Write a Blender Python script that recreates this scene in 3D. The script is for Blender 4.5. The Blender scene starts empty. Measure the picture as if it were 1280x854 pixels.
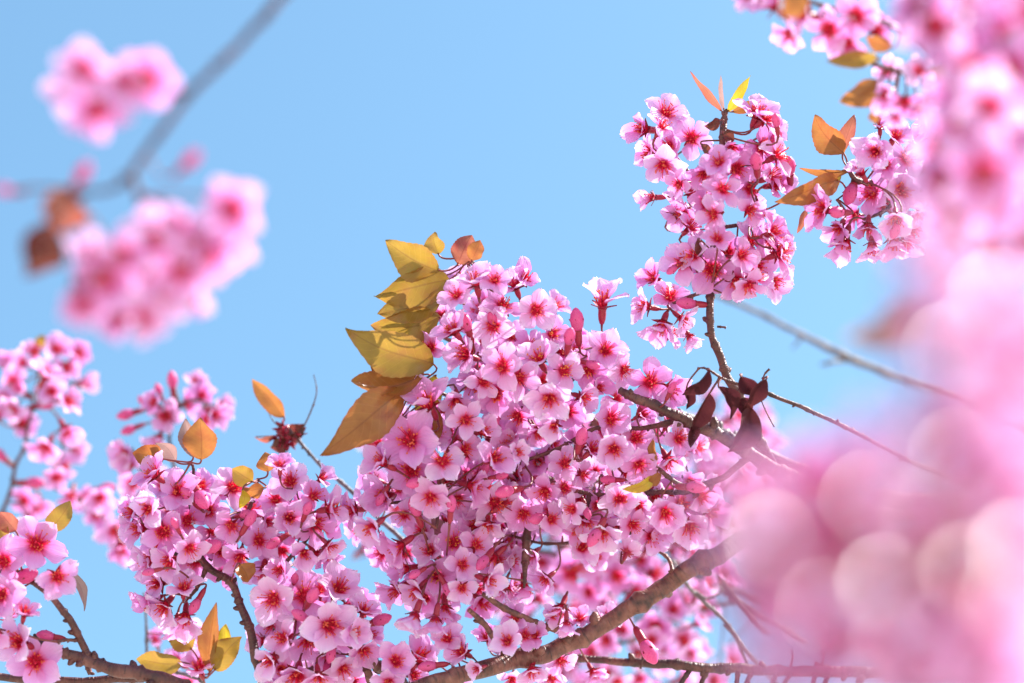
import bpy, math, random
from mathutils import Vector, Matrix, noise

R = random.Random(7)
C = bpy.context.scene.collection
SC = bpy.context.scene

# ------------------------------------------------------------------ camera, sky, sun, exposure
LENS, FOCUS, PITCH = 85.0, 1.46, math.radians(35)
CAM = Vector((0, 0, 1.55))
FWD = Vector((0, math.cos(PITCH), math.sin(PITCH)))
UP = Vector((0, -math.sin(PITCH), math.cos(PITCH)))
RIGHT = Vector((1, 0, 0))
cam = bpy.data.cameras.new('camera')
cam.lens, cam.sensor_width = LENS, 36
cam.clip_start, cam.clip_end = 0.05, 5000
cam.dof.use_dof, cam.dof.focus_distance, cam.dof.aperture_fstop = True, FOCUS, 2.4
co = bpy.data.objects.new('camera', cam)
C.objects.link(co)
co.location = CAM
co.rotation_euler = (math.pi / 2 + PITCH, 0, 0)
SC.camera = co

SUN_DIR = (RIGHT * 0.64 + UP * 0.60 + FWD * 0.50).normalized()
SUN_EL = math.asin(SUN_DIR.z)
SUN_AZ = math.atan2(SUN_DIR.x, SUN_DIR.y)
w = bpy.data.worlds.new('World')
SC.world = w
w.use_nodes = True
nt = w.node_tree
bg = nt.nodes['Background']
sky = nt.nodes.new('ShaderNodeTexSky')
sky.sky_type = 'NISHITA'
sky.sun_disc = False
sky.sun_elevation = SUN_EL
sky.sun_rotation = SUN_AZ
sky.air_density, sky.dust_density, sky.ozone_density = 1.0, 1.1, 1.0
tint = nt.nodes.new('ShaderNodeMix')
tint.data_type, tint.blend_type = 'RGBA', 'MULTIPLY'
tint.inputs[0].default_value = 1.0
tint.inputs[7].default_value = (0.90, 1.18, 1.13, 1)
nt.links.new(sky.outputs[0], tint.inputs[6])
nt.links.new(tint.outputs[2], bg.inputs[0])
bg.inputs[1].default_value = 0.098
sun = bpy.data.lights.new('sun', 'SUN')
sun.energy, sun.angle, sun.color = 5.0, math.radians(0.5), (1, 0.96, 0.9)
so = bpy.data.objects.new('sun', sun)
C.objects.link(so)
so.rotation_euler = (-SUN_DIR).to_track_quat('-Z', 'Y').to_euler()
SC.view_settings.view_transform = 'Standard'
SC.view_settings.look = 'None'
SC.view_settings.exposure = 1.45
SC.view_settings.gamma = 1.0
SC.cycles.max_bounces = 10
SC.cycles.diffuse_bounces = 6
SC.cycles.transmission_bounces = 8
SC.cycles.sample_clamp_indirect = 8


def P(px, py, d):
    """photo pixel (1280 wide) at depth d in metres"""
    k = 36 / LENS * d / 1280
    return CAM + RIGHT * ((px - 640) * k) + UP * ((427 - py) * k) + FWD * d


PXM = 36 / LENS / 1280          # metres per pixel per metre of depth

# ------------------------------------------------------------------ materials


def newmat(name):
    m = bpy.data.materials.new(name)
    m.use_nodes = True
    t = m.node_tree
    t.nodes.clear()
    out = t.nodes.new('ShaderNodeOutputMaterial')
    return m, t, out


def ramp(t, stops, src):
    n = t.nodes.new('ShaderNodeValToRGB')
    cr = n.color_ramp
    while len(cr.elements) < len(stops):
        cr.elements.new(0.5)
    for e, (p, c) in zip(cr.elements, stops):
        e.position = p
        e.color = (*c, 1)
    if src is not None:
        t.links.new(src, n.inputs[0])
    return n


def math_n(t, op, a, b):
    n = t.nodes.new('ShaderNodeMath')
    n.operation = op
    for i, v in enumerate((a, b)):
        if isinstance(v, (int, float)):
            n.inputs[i].default_value = v
        elif v is not None:
            t.links.new(v, n.inputs[i])
    return n.outputs[0]


def mixc(t, fac, a, b, mode='MIX'):
    n = t.nodes.new('ShaderNodeMix')
    n.data_type = 'RGBA'
    n.blend_type = mode
    for i, v in ((0, fac), (6, a), (7, b)):
        if isinstance(v, (int, float)):
            n.inputs[i].default_value = v
        elif isinstance(v, tuple):
            n.inputs[i].default_value = (*v, 1)
        else:
            t.links.new(v, n.inputs[i])
    return n.outputs[2]


def sheet(t, out, col, tcol, trans, rough, spec, bump=None):
    p = t.nodes.new('ShaderNodeBsdfPrincipled')
    p.inputs['Roughness'].default_value = rough
    p.inputs['Specular IOR Level'].default_value = spec
    tr = t.nodes.new('ShaderNodeBsdfTranslucent')
    mx = t.nodes.new('ShaderNodeMixShader')
    mx.inputs[0].default_value = trans
    t.links.new(col, p.inputs['Base Color'])
    t.links.new(tcol, tr.inputs['Color'])
    if bump is not None:
        t.links.new(bump, p.inputs['Normal'])
        t.links.new(bump, tr.inputs['Normal'])
    t.links.new(p.outputs[0], mx.inputs[1])
    t.links.new(tr.outputs[0], mx.inputs[2])
    t.links.new(mx.outputs[0], out.inputs[0])


def uvnodes(t):
    uv = t.nodes.new('ShaderNodeUVMap')
    uv.uv_map = 'UVMap'
    s = t.nodes.new('ShaderNodeSeparateXYZ')
    t.links.new(uv.outputs[0], s.inputs[0])
    return uv.outputs[0], s.outputs[0], s.outputs[1]


def petal_material():
    m, t, out = newmat('petal')
    uv, u, v = uvnodes(t)
    mp = t.nodes.new('ShaderNodeMapping')
    mp.inputs['Scale'].default_value = (16, 1.3, 1)
    t.links.new(uv, mp.inputs[0])
    oi = t.nodes.new('ShaderNodeObjectInfo')
    nz = t.nodes.new('ShaderNodeTexNoise')
    nz.noise_dimensions = '4D'
    nz.inputs['Scale'].default_value = 1.0
    nz.inputs['Detail'].default_value = 3
    t.links.new(mp.outputs[0], nz.inputs[0])
    t.links.new(math_n(t, 'MULTIPLY', oi.outputs['Random'], 40), nz.inputs['W'])
    # veins push the crimson throat up the petal in streaks
    vv = math_n(t, 'ADD', v, math_n(t, 'MULTIPLY', math_n(t, 'SUBTRACT', nz.outputs[0], 0.5), -0.24))
    a = ramp(t, [(0.0, (.55, .004, .04)), (0.13, (.68, .012, .10)), (0.22, (.81, .12, .37)),
                 (0.36, (.80, .26, .63)), (0.70, (.83, .37, .75)), (0.93, (.87, .48, .83)), (1.0, (.90, .60, .88))], vv)  # tips pale by nature; last stop of both ramps paints in sunlit rims
    b = ramp(t, [(0.0, (.58, .006, .04)), (0.12, (.70, .02, .11)), (0.20, (.83, .22, .50)),
                 (0.34, (.84, .44, .77)), (0.70, (.87, .57, .86)), (0.93, (.90, .68, .91)), (1.0, (.93, .78, .94))], vv)
    col = mixc(t, oi.outputs['Random'], a.outputs[0], b.outputs[0])
    deep = mixc(t, 0.42, col, col, 'MULTIPLY')
    bp = t.nodes.new('ShaderNodeBump')
    bp.inputs['Strength'].default_value = 0.25
    bp.inputs['Distance'].default_value = 0.02
    t.links.new(nz.outputs[0], bp.inputs['Height'])
    sheet(t, out, col, deep, 0.45, 0.42, 0.4, bp.outputs[0])
    return m


def solid(name, c1, c2, rough=0.5, scale=60, trans=0.0):
    m, t, out = newmat(name)
    tc = t.nodes.new('ShaderNodeTexCoord')
    nz = t.nodes.new('ShaderNodeTexNoise')
    nz.inputs['Scale'].default_value = scale
    nz.inputs['Detail'].default_value = 3
    t.links.new(tc.outputs['Object'], nz.inputs[0])
    r = ramp(t, [(0.3, c1), (0.7, c2)], nz.outputs[0])
    sheet(t, out, r.outputs[0], r.outputs[0], trans, rough, 0.4)
    return m


def leaf_material(name, back, mid, edge, rough=0.2, trans=0.5, spec=0.5):
    m, t, out = newmat(name)
    uv, u, v = uvnodes(t)
    ab = math_n(t, 'ABSOLUTE', math_n(t, 'SUBTRACT', u, 0.5), None)
    rib = ramp(t, [(0.0, (1, 1, 1)), (0.035, (0, 0, 0))], ab)
    # side veins: slanted bands
    s = math_n(t, 'ADD', v, math_n(t, 'MULTIPLY', ab, -0.45))
    wv = math_n(t, 'ABSOLUTE', math_n(t, 'SINE', math_n(t, 'MULTIPLY', s, 30.0), None), None)
    vein = ramp(t, [(0.0, (1, 1, 1)), (0.16, (0, 0, 0))], wv)
    tc = t.nodes.new('ShaderNodeTexCoord')
    nz = t.nodes.new('ShaderNodeTexNoise')
    nz.inputs['Scale'].default_value = 70
    nz.inputs['Detail'].default_value = 4
    t.links.new(tc.outputs['Object'], nz.inputs[0])
    base = ramp(t, [(0.32, back), (0.5, mid), (0.72, edge)], nz.outputs[0])
    ev = ramp(t, [(0.36, (0, 0, 0)), (0.5, (1, 1, 1))], ab)
    c = mixc(t, math_n(t, 'MULTIPLY', ev.outputs[0], 0.6), base.outputs[0], edge)
    c = mixc(t, math_n(t, 'MULTIPLY', vein.outputs[0], 0.30), c, tuple(min(1, x * 1.6 + .02) for x in mid))
    c = mixc(t, math_n(t, 'MULTIPLY', rib.outputs[0], 0.55), c, tuple(x * .55 for x in edge))
    bp = t.nodes.new('ShaderNodeBump')
    bp.inputs['Strength'].default_value = 0.22
    bp.inputs['Distance'].default_value = 0.0006
    t.links.new(math_n(t, 'ADD', vein.outputs[0], math_n(t, 'MULTIPLY', nz.outputs[0], 1.5)), bp.inputs['Height'])
    sheet(t, out, c, c, trans, rough, spec, bp.outputs[0])
    return m


def bark_material(name, dark, mid, light, scale=90):
    m, t, out = newmat(name)
    tc = t.nodes.new('ShaderNodeTexCoord')
    uv, u, v = uvnodes(t)
    mp = t.nodes.new('ShaderNodeMapping')
    mp.inputs['Scale'].default_value = (2.0, 420, 1)
    t.links.new(uv, mp.inputs[0])
    n1 = t.nodes.new('ShaderNodeTexNoise')      # lenticel rings
    n1.inputs['Scale'].default_value = 1.0
    n1.inputs['Detail'].default_value = 3
    t.links.new(mp.outputs[0], n1.inputs[0])
    n2 = t.nodes.new('ShaderNodeTexNoise')
    n2.inputs['Scale'].default_value = scale
    n2.inputs['Detail'].default_value = 6
    t.links.new(tc.outputs['Object'], n2.inputs[0])
    c = ramp(t, [(0.3, dark), (0.5, mid), (0.72, light)], n2.outputs[0])
    r = ramp(t, [(0.55, (0, 0, 0)), (0.68, (1, 1, 1))], n1.outputs[0])
    col = mixc(t, math_n(t, 'MULTIPLY', r.outputs[0], 0.85), c.outputs[0], dark)
    p = t.nodes.new('ShaderNodeBsdfPrincipled')
    p.inputs['Roughness'].default_value = 0.5
    t.links.new(col, p.inputs['Base Color'])
    bp = t.nodes.new('ShaderNodeBump')
    bp.inputs['Strength'].default_value = 0.9
    bp.inputs['Distance'].default_value = 0.002
    t.links.new(math_n(t, 'ADD', n2.outputs[0], n1.outputs[0]), bp.inputs['Height'])
    t.links.new(bp.outputs[0], p.inputs['Normal'])
    t.links.new(p.outputs[0], out.inputs[0])
    return m


M_PETAL = petal_material()
M_FIL = solid('stamen_red', (.80, .012, .06), (.88, .04, .13), 0.5, 200, 0.4)
M_ANTH = solid('anther_gold', (.70, .16, .03), (.85, .36, .05), 0.5, 300)
M_ANTHR = solid('anther_red', (.55, .012, .03), (.85, .22, .06), 0.5, 300)
M_CALYX = solid('calyx_crimson', (.20, .006, .02), (.38, .015, .05), 0.4, 40)
M_STALK = solid('stalk_green_red', (.16, .05, .035), (.22, .03, .04), 0.5, 30)
M_BUD = solid('bud_pink', (.76, .06, .27), (.84, .16, .42), 0.45, 30, 0.35)
M_BARK = bark_material('bark_maroon', (.035, .009, .010), (.10, .026, .025), (.19, .065, .055))
M_BOUGH = bark_material('bark_bough', (.045, .013, .012), (.16, .048, .038), (.26, .10, .080), 130)
M_PALE = bark_material('bark_grey', (.06, .045, .05), (.14, .10, .11), (.22, .17, .18))
M_LEAF = {
    'olive': leaf_material('leaf_olive', (.28, .16, .028), (.34, .20, .032), (.33, .145, .04)),
    'bronze': leaf_material('leaf_bronze', (.31, .11, .03), (.37, .14, .035), (.31, .08, .03)),
    'red': leaf_material('leaf_red', (.34, .10, .06), (.42, .13, .08), (.30, .05, .05)),
    'yellow': leaf_material('leaf_yellow', (.50, .36, .02), (.58, .42, .03), (.45, .25, .04)),
    'tan': leaf_material('leaf_tan', (.30, .17, .16), (.36, .21, .19), (.28, .15, .14)),
    'dry': leaf_material('leaf_dry', (.05, .009, .014), (.075, .014, .02), (.10, .022, .025), 0.6, 0.32, 0.12),
    'glint': leaf_material('leaf_glint', (.46, .17, .22), (.52, .22, .28), (.44, .14, .18)),  # only for the added leaves that mirror the sun
    'brown': leaf_material('leaf_brown', (.12, .026, .02), (.16, .036, .025), (.10, .022, .016)),
}

# ------------------------------------------------------------------ mesh helpers


class MB:
    def __init__(self):
        self.v, self.f, self.uv, self.mi, self.mats = [], [], [], [], []

    def mat(self, m):
        if m not in self.mats:
            self.mats.append(m)
        return self.mats.index(m)

    def grid(self, pts, uvs, m, closed=False):
        k = self.mat(m)
        b = len(self.v)
        ny, nx = len(pts), len(pts[0])
        for row in pts:
            self.v.extend(row)
        for j in range(ny - 1):
            for i in range(nx if closed else nx - 1):
                i2 = (i + 1) % nx
                self.f.append((b + j * nx + i, b + j * nx + i2, b + (j + 1) * nx + i2, b + (j + 1) * nx + i))
                ua, ub = uvs[j][i], uvs[j][i2] if not closed else (uvs[j][i][0] + 1.0 / nx, uvs[j][i][1])
                uc, ud = (uvs[j + 1][i2] if not closed else (uvs[j + 1][i][0] + 1.0 / nx, uvs[j + 1][i][1])), uvs[j + 1][i]
                self.uv.append((ua, ub, uc, ud))
                self.mi.append(k)

    def tube(self, pts, rads, m, n=8, bump=0.0, cap=True):
        """tube through pts; frame carried along"""
        rows, uvs = [], []
        L = 0.0
        prev = None
        nrm = None
        for i, p in enumerate(pts):
            a = pts[max(0, i - 1)]
            b = pts[min(len(pts) - 1, i + 1)]
            tg = (b - a)
            if tg.length < 1e-9:
                tg = Vector((0, 0, 1))
            tg.normalize()
            if nrm is None:
                nrm = tg.orthogonal().normalized()
            else:
                nrm = (nrm - tg * nrm.dot(tg))
                if nrm.length < 1e-6:
                    nrm = tg.orthogonal()
                nrm.normalize()
            bn = tg.cross(nrm)
            if prev is not None:
                L += (p - prev).length
            prev = p
            row, ur = [], []
            for q in range(n):
                an = 2 * math.pi * q / n
                d = nrm * math.cos(an) + bn * math.sin(an)
                rr = rads[i]
                if bump:
                    rr *= 1 + bump * noise.noise((p + d * rads[i]) * (0.22 / max(rads[i], 1e-4)))
                row.append(p + d * rr)
                ur.append((q / n, L))
            rows.append(row)
            uvs.append(ur)
        if cap:
            for e, idx in ((0, 0), (-1, len(pts))):
                c = pts[e]
                rows.insert(idx if e == 0 else len(rows), [c.copy() for _ in range(n)])
                uvs.insert(idx if e == 0 else len(uvs), [(q / n, 0 if e == 0 else L) for q in range(n)])
        self.grid(rows, uvs, m, True)

    def build(self, name):
        me = bpy.data.meshes.new(name)
        me.from_pydata([tuple(p) for p in self.v], [], self.f)
        for m in self.mats:
            me.materials.append(m)
        uvl = me.uv_layers.new(name='UVMap')
        li = 0
        for fuv in self.uv:
            for q in fuv:
                uvl.data[li].uv = q
                li += 1
        me.polygons.foreach_set('material_index', self.mi)
        me.polygons.foreach_set('use_smooth', [True] * len(self.f))
        me.update()
        return me


def link(name, me, parent=None, mw=None):
    o = bpy.data.objects.new(name, me)
    C.objects.link(o)
    o.parent = parent
    if mw is not None:
        o.matrix_basis = mw
    return o


def bez(a, b, c, d, n):
    out = []
    for i in range(n + 1):
        t = i / n
        s = 1 - t
        out.append(a * (s * s * s) + b * (3 * s * s * t) + c * (3 * s * t * t) + d * (t * t * t))
    return out


def smooth(pts, n):
    """Catmull-Rom through (Vector, r) pairs"""
    out = []
    k = len(pts)
    for i in range(k - 1):
        p0, p1, p2, p3 = pts[max(0, i - 1)], pts[i], pts[i + 1], pts[min(k - 1, i + 2)]
        for j in range(n):
            t = j / n
            q = [0.5 * (2 * p1[h] + (p2[h] - p0[h]) * t + (2 * p0[h] - 5 * p1[h] + 4 * p2[h] - p3[h]) * t * t
                        + (3 * p1[h] - p0[h] - 3 * p2[h] + p3[h]) * t ** 3) for h in (0, 1)]
            out.append(q)
    out.append([pts[-1][0], pts[-1][1]])
    return out

# ------------------------------------------------------------------ blossom meshes (unit radius, facing +z)


def petal_grid(rr, pitch, cup, twist, length, width, notch, curl):
    NT, NX = 10, 8
    rows, uvs = [], []
    for j in range(NT + 1):
        t = j / NT
        wd = width * (0.16 + 0.84 * (math.sin(math.pi * min(1, t ** 1.32 * 0.97)) ** 0.72 if t > 0 else 0))
        if j == NT:
            wd = width * 0.30
        row, ur = [], []
        for i in range(NX + 1):
            x = (i / NX * 2 - 1)
            edge = x * x
            y = length * (0.10 + 0.90 * (t - 0.07 * edge * t ** 3 - notch * math.exp(-(x / .28) ** 2) * t ** 8))
            z = cup * edge * wd * 0.9 + curl * (t ** 2.2) * 0.35
            z += 0.03 * math.sin(5 * x + rr[0]) * t + 0.025 * math.sin(9 * t + rr[1] + 3 * x) * t
            z += 0.03 * edge * t * math.sin(13 * t + rr[0] * 3 + 2 * x)
            px = x * wd * (1 + .07 * math.sin(11 * t + rr[1] + (2 if x > 0 else 0)) * edge)
            y += .035 * length * math.sin(7 * x + rr[0] * 2) * t ** 4
            # twist round the petal's own axis
            c, s = math.cos(twist * t), math.sin(twist * t)
            px, z = px * c - z * s, px * s + z * c
            # pitch up out of the plane
            c, s = math.cos(pitch), math.sin(pitch)
            yy, zz = y * c - z * s, y * s + z * c
            row.append((px, yy, zz))
            ur.append((i / NX, t))
        rows.append(row)
        uvs.append(ur)
    return rows, uvs


def make_corolla(seed, openness):
    r = random.Random(seed)
    mb = MB()
    wbase = r.uniform(.30, .41)
    lost = r.randrange(5) if r.random() < .22 else -1
    for k in range(5):
        if k == lost:
            continue
        a = 2 * math.pi * k / 5 + r.uniform(-.17, .17)
        pit = math.radians(openness + r.uniform(-15, 15))
        g, uv = petal_grid((r.uniform(0, 6), r.uniform(0, 6)), pit, r.uniform(.22, .6), r.uniform(-.35, .35),
                           r.uniform(.90, 1.06), wbase * r.uniform(.93, 1.07), r.uniform(0.0, .08),
                           r.uniform(-.55, .25) if openness < 40 else r.uniform(-.8, -.1))
        ca, sa = math.cos(a), math.sin(a)
        g = [[Vector((x * ca - y * sa, x * sa + y * ca, z + .012 * k)) for x, y, z in row] for row in g]
        mb.grid(g, uv, M_PETAL)
    return mb.build('blossom')


def make_stamens(seed, openness, manth):
    r = random.Random(seed)
    mb = MB()
    # crimson throat
    rows, uvs = [], []
    for j, (rad, z) in enumerate(((0.02, -.02), (.09, .0), (.14, .04), (.165, .09))):
        rows.append([Vector((rad * math.cos(q * math.pi / 5), rad * math.sin(q * math.pi / 5), z)) for q in range(10)])
        uvs.append([(q / 10, j / 3) for q in range(10)])
    mb.grid(rows, uvs, M_FIL, True)
    for k in range(24):
        a = r.uniform(0, 2 * math.pi)
        lean = math.radians(r.uniform(5, 52) * (1 - openness / 130))
        L = r.uniform(.22, .50)
        b = Vector((.11 * math.cos(a), .11 * math.sin(a), .03))
        d = Vector((math.cos(a) * math.sin(lean), math.sin(a) * math.sin(lean), math.cos(lean)))
        m = b + d * L * .55
        e = b + d * L + Vector((0, 0, .04 * r.random()))
        mb.tube([b, m, e], [.020, .014, .011], M_FIL, 4, cap=False)
        s = r.uniform(.022, .034)
        mb.tube([e - d * s, e - d * s * .3, e + d * s * .6, e + d * s * 1.3], [s * .4, s, s * .9, s * .25], manth, 5)
    mb.tube([Vector((0, 0, 0)), Vector((.01, 0, .3)), Vector((.02, .01, .5))], [.022, .018, .03], M_FIL, 5)
    return mb.build('stamens')


def make_calyx(seed, openness):
    r = random.Random(seed)
    mb = MB()
    prof = [(-.56, .035), (-.52, .075), (-.40, .115), (-.24, .13), (-.10, .125), (-.02, .155)]
    mb.tube([Vector((0, 0, z)) for z, _ in prof], [q for _, q in prof], M_CALYX, 10)
    for k in range(5):
        a = 2 * math.pi * (k + .5) / 5
        pit = math.radians(max(-12, openness - 26) + r.uniform(-10, 10))
        rows, uvs = [], []
        for j in range(5):
            t = j / 4
            wd = .115 * (1 - t) ** .7 + .004
            row = []
            for i in range(3):
                x = (i - 1) * wd
                y = .12 + .34 * t
                z = -.03 * (1 - abs(i - 1))
                yy, zz = y * math.cos(pit) - z * math.sin(pit), y * math.sin(pit) + z * math.cos(pit) - .035
                row.append(Vector((x * math.cos(a) - yy * math.sin(a), x * math.sin(a) + yy * math.cos(a), zz)))
            rows.append(row)
            uvs.append([(i / 2, t) for i in range(3)])
        mb.grid(rows, uvs, M_CALYX)
    return mb.build('calyx')


OPEN = {'f': [4, 8, 14, 20, 24, 12, 18, 28, 22, 10, 16, 6], 'c': [34, 38, 42, 48, 52], 'b': [58, 62, 68], 'u': [86]}
VAR = {}
for kind, ops in OPEN.items():
    VAR[kind] = []
    for i, o in enumerate(ops):
        sd = hash((ord(kind), i)) % 1000
        VAR[kind].append((make_corolla(sd, o), make_stamens(sd + 1, o, M_ANTHR), make_stamens(sd + 1, o, M_ANTH), make_calyx(sd + 2, o)))


def make_bud():
    mb = MB()
    prof = [(-.05, .12), (.10, .19), (.30, .23), (.50, .19), (.66, .08), (.70, .01)]
    mb.tube([Vector((0, 0, z)) for z, _ in prof], [q for _, q in prof], M_BUD, 10, 0.15)
    return mb.build('flower_bud')


BUD = make_bud()
CALYX_BUD = make_calyx(5, 80)

# ------------------------------------------------------------------ sprays


SPRAYS = {}


class Spray:
    """one flowering branch: an Empty that parents its twig, blossoms, buds and leaves"""

    def __init__(self, name, label, cat, d, twigs, group='flowering cherry branches', bark=None, ext=0):
        self.d = d
        self.nodes = []
        first = twigs[0]
        self.base = P(first[0][0], first[0][1], d + first[0][3])
        root = bpy.data.objects.new(name, None)
        root.empty_display_size = 0.02
        C.objects.link(root)
        root.location = self.base
        root['label'], root['category'] = label, cat
        if group:
            root['group'] = group
        self.root = root
        self.spots = []
        SPRAYS[root.name] = self
        for q, tw in enumerate(twigs):
            pts = []
            for (x, y, r, dz) in tw:
                dd = d + dz
                pts.append((P(x, y, dd) - self.base, r * PXM * dd))
            sm = smooth(pts, 10)
            mb = MB()
            P_, R_ = [], []
            for i, (p, r) in enumerate(sm):
                kn = 1 + .10 * noise.noise(p * 130) + (.30 if (i % 9 == 4 and r < .006) else 0)
                wob = Vector((noise.noise(p * 60), noise.noise(p * 60 + Vector((9, 0, 0))), noise.noise(p * 60 + Vector((0, 9, 0))))) * r * .55
                P_.append(p + wob)
                R_.append(max(r * kn, 2e-4))
            rmax = max(R_)
            mb.tube(P_, R_, bark or M_BARK, 14 if rmax > .004 else 8, .16)
            # leaf scars and spur stubs along the twig
            rr = random.Random(q * 7 + len(P_))
            for i in range(3, len(P_) - 2, 5):
                if R_[i] > .006 or rr.random() < .35:
                    continue
                tg = (P_[i + 1] - P_[i]).normalized()
                sd = (tg.orthogonal() * math.cos(i) + tg.cross(tg.orthogonal()) * math.sin(i * 2.3)).normalized()
                sd = (sd + tg * .5).normalized()
                q0 = P_[i]
                mb.tube([q0, q0 + sd * R_[i] * 1.5, q0 + sd * R_[i] * 2.1], [R_[i] * .7, R_[i] * .6, R_[i] * .25], bark or M_BARK, 6)
            o = link('twig' if rmax < .0045 else 'bough', mb.build('twig'), root)
            self.nodes += P_

    def near(self, p):
        best = min(self.nodes, key=lambda q: (q - p).length_squared)
        return best

    def _frame(self, px, py, ang, tilt, roll):
        view = (CAM - P(px, py, self.d)).normalized()
        t = math.radians(tilt)
        dirv = RIGHT * math.cos(math.radians(ang)) + UP * math.sin(math.radians(ang))
        n = (view * math.cos(t) + dirv * math.sin(t)).normalized()
        x = n.orthogonal().normalized()
        y = n.cross(x)
        c, s = math.cos(roll), math.sin(roll)
        X, Y = x * c + y * s, y * c - x * s
        return Matrix((X, Y, n)).transposed().to_4x4()

    def _stalk(self, o, M, start):
        inv = M.inverted()
        p0 = M @ start
        nd = self.near(p0)
        e = inv @ nd
        L = (e - start).length
        b = start + Vector((0, 0, -min(.9, L * .45)))
        c = e.lerp(b, .35)
        pts = bez(start, b, c, e, 7)
        mb = MB()
        sc = M.to_scale()[0]
        r = (.00058 if self.d > .9 else .00036) / sc
        mb.tube(pts, [r * 1.5, r * 1.1] + [r] * 5 + [r * 1.5], M_STALK, 6, cap=False)
        link('stalk', mb.build('stalk'), o)

    def blossom(self, px, py, s, ang=None, tilt=None, kind=None, dz=None, gold=False, cx=None, cy=None, edge=False):
        if ang is None:
            ang = R.uniform(0, 360)
            if cx is not None and (abs(px - cx) + abs(py - cy)) > 20 and R.random() < .75:
                ang = math.degrees(math.atan2(-(py - cy), px - cx)) + R.uniform(-40, 40)
            tilt = R.uniform(6, 56)
            if R.random() < .10:
                ang, tilt = R.uniform(0, 90), R.uniform(70, 130)
            elif edge:
                ang = math.degrees(math.atan2(-(py - cy), px - cx)) + R.uniform(-45, 45)
                tilt = R.uniform(28, 78)
        if kind is None:
            kind = 'f' if tilt < 48 and R.random() < .72 else 'c'
            if tilt > 70 and R.random() < .6:
                kind = 'c' if R.random() < .6 else 'b'
        if dz is None:
            dz = R.uniform(-.022, .018)
        d = self.d + dz
        self.spots.append((px, py))
        rad = s * .5 * PXM * d * {'f': 1.04, 'c': 1.14, 'b': 1.24, 'u': 1.2}[kind] * R.uniform(.86, 1.12)
        M = self._frame(px, py, ang, tilt, R.uniform(0, 6.28))
        M = Matrix.Translation(P(px, py, d) - self.base) @ M @ Matrix.Scale(rad, 4)
        cor, st, stg, cal = R.choice(VAR[kind])
        o = link('blossom', cor, self.root, M)
        link('stamens', stg if gold else st, o)
        link('calyx', cal, o)
        self._stalk(o, M, Vector((0, 0, -.56)))
        return o

    def flowers(self, spec, dz=None, centre=None):
        """rows of: x y size [angle tilt] [kind letter] [+ gold]"""
        items = []
        for ln in spec.strip().split('\n'):
            for it in ln.split(','):
                q = it.split()
                if q:
                    items.append(q)
        cx = centre[0] if centre else sum(float(q[0]) for q in items) / len(items)
        cy = centre[1] if centre else sum(float(q[1]) for q in items) / len(items)
        rmax = sorted(math.hypot(float(q[0]) - cx, float(q[1]) - cy) for q in items)[int(len(items) * .72)]
        for q in items:
            nums = [float(x) for x in q if x.replace('.', '').replace('-', '').isdigit()]
            fl = [x for x in q if x.isalpha()]
            kind = next((x for x in fl if x in 'fcbu'), None)
            ang, tilt = (nums[3], nums[4]) if len(nums) > 4 else (None, None)
            z = dz
            if isinstance(dz, tuple):
                z = R.uniform(*dz)
            if len(nums) in (4, 6):
                z = nums[-1] / 100
            self.blossom(nums[0], nums[1], nums[2], ang, tilt, kind, z, 'g' in fl, cx, cy, math.hypot(nums[0] - cx, nums[1] - cy) > rmax)

    def bud(self, px, py, s, ang, tilt=80, dz=0.0):
        d = self.d + dz
        M = Matrix.Translation(P(px, py, d) - self.base) @ self._frame(px, py, ang, tilt, R.uniform(0, 6)) @ Matrix.Scale(s * PXM * d, 4)
        o = link('flower_bud', BUD, self.root, M)
        link('calyx', CALYX_BUD, o)
        self._stalk(o, M, Vector((0, 0, -.56)))

    def leaf(self, bx, by, tx, ty, width, mat='olive', dz=0.0, tdz=0.0, roll=0.0, fold=.35, curl=.12, label=None, stem=True, ser=1.0, twist=None, wave=1.0):
        """base pixel, tip pixel, width in px"""
        d = self.d + dz
        a = P(bx, by, d) - self.base
        b = P(tx, ty, d + tdz) - self.base
        ax = b - a
        L = ax.length
        ax.normalize()
        view = (CAM - P(bx, by, d)).normalized()
        side = ax.cross(view).normalized()
        nr = side.cross(ax).normalized()
        cr, sr = math.cos(roll), math.sin(roll)
        side, nr = side * cr + nr * sr, nr * cr - side * sr
        W = width * .5 * PXM * d
        NT, NX = 22, 9
        rows, uvs = [], []
        ph = R.uniform(0, 6)
        tw = R.uniform(-.75, .75) if twist is None else twist
        skew = R.uniform(-.10, .10)
        for j in range(NT + 1):
            t = j / NT
            wd = W * (math.sin(math.pi * t ** .82) ** .85 if 0 < t < 1 else 0)
            wd *= 1 + (.05 * ser if j % 2 else 0)
            wd = max(wd, W * .015)
            row = []
            for i in range(NX + 1):
                x = i / NX * 2 - 1
                bend = curl * L * (math.sin(math.pi * t) - .25 * t)
                zz = fold * abs(x) * wd + bend * 1.0 + wave * W * (.05 * math.sin(6 * t + ph + 2.5 * x) + .04 * math.sin(17 * t + ph) * abs(x))
                ct, st = math.cos(tw * (t - .25)), math.sin(tw * (t - .25))
                xs = x * wd * (1 + .06 * math.sin(9 * t + ph * 2) * abs(x))
                zz += .07 * wave * W * abs(x) ** 3 * math.sin(12 * t + ph * 1.7 + (1.5 if x > 0 else 0))
                sx, sz = xs * ct - zz * st, xs * st + zz * ct
                row.append(a + ax * (L * t) + side * (sx + skew * L * math.sin(math.pi * t)) + nr * sz)
            rows.append(row)
            uvs.append([(i / NX, t) for i in range(NX + 1)])
        mb = MB()
        mb.grid(rows, uvs, M_LEAF[mat])
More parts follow.
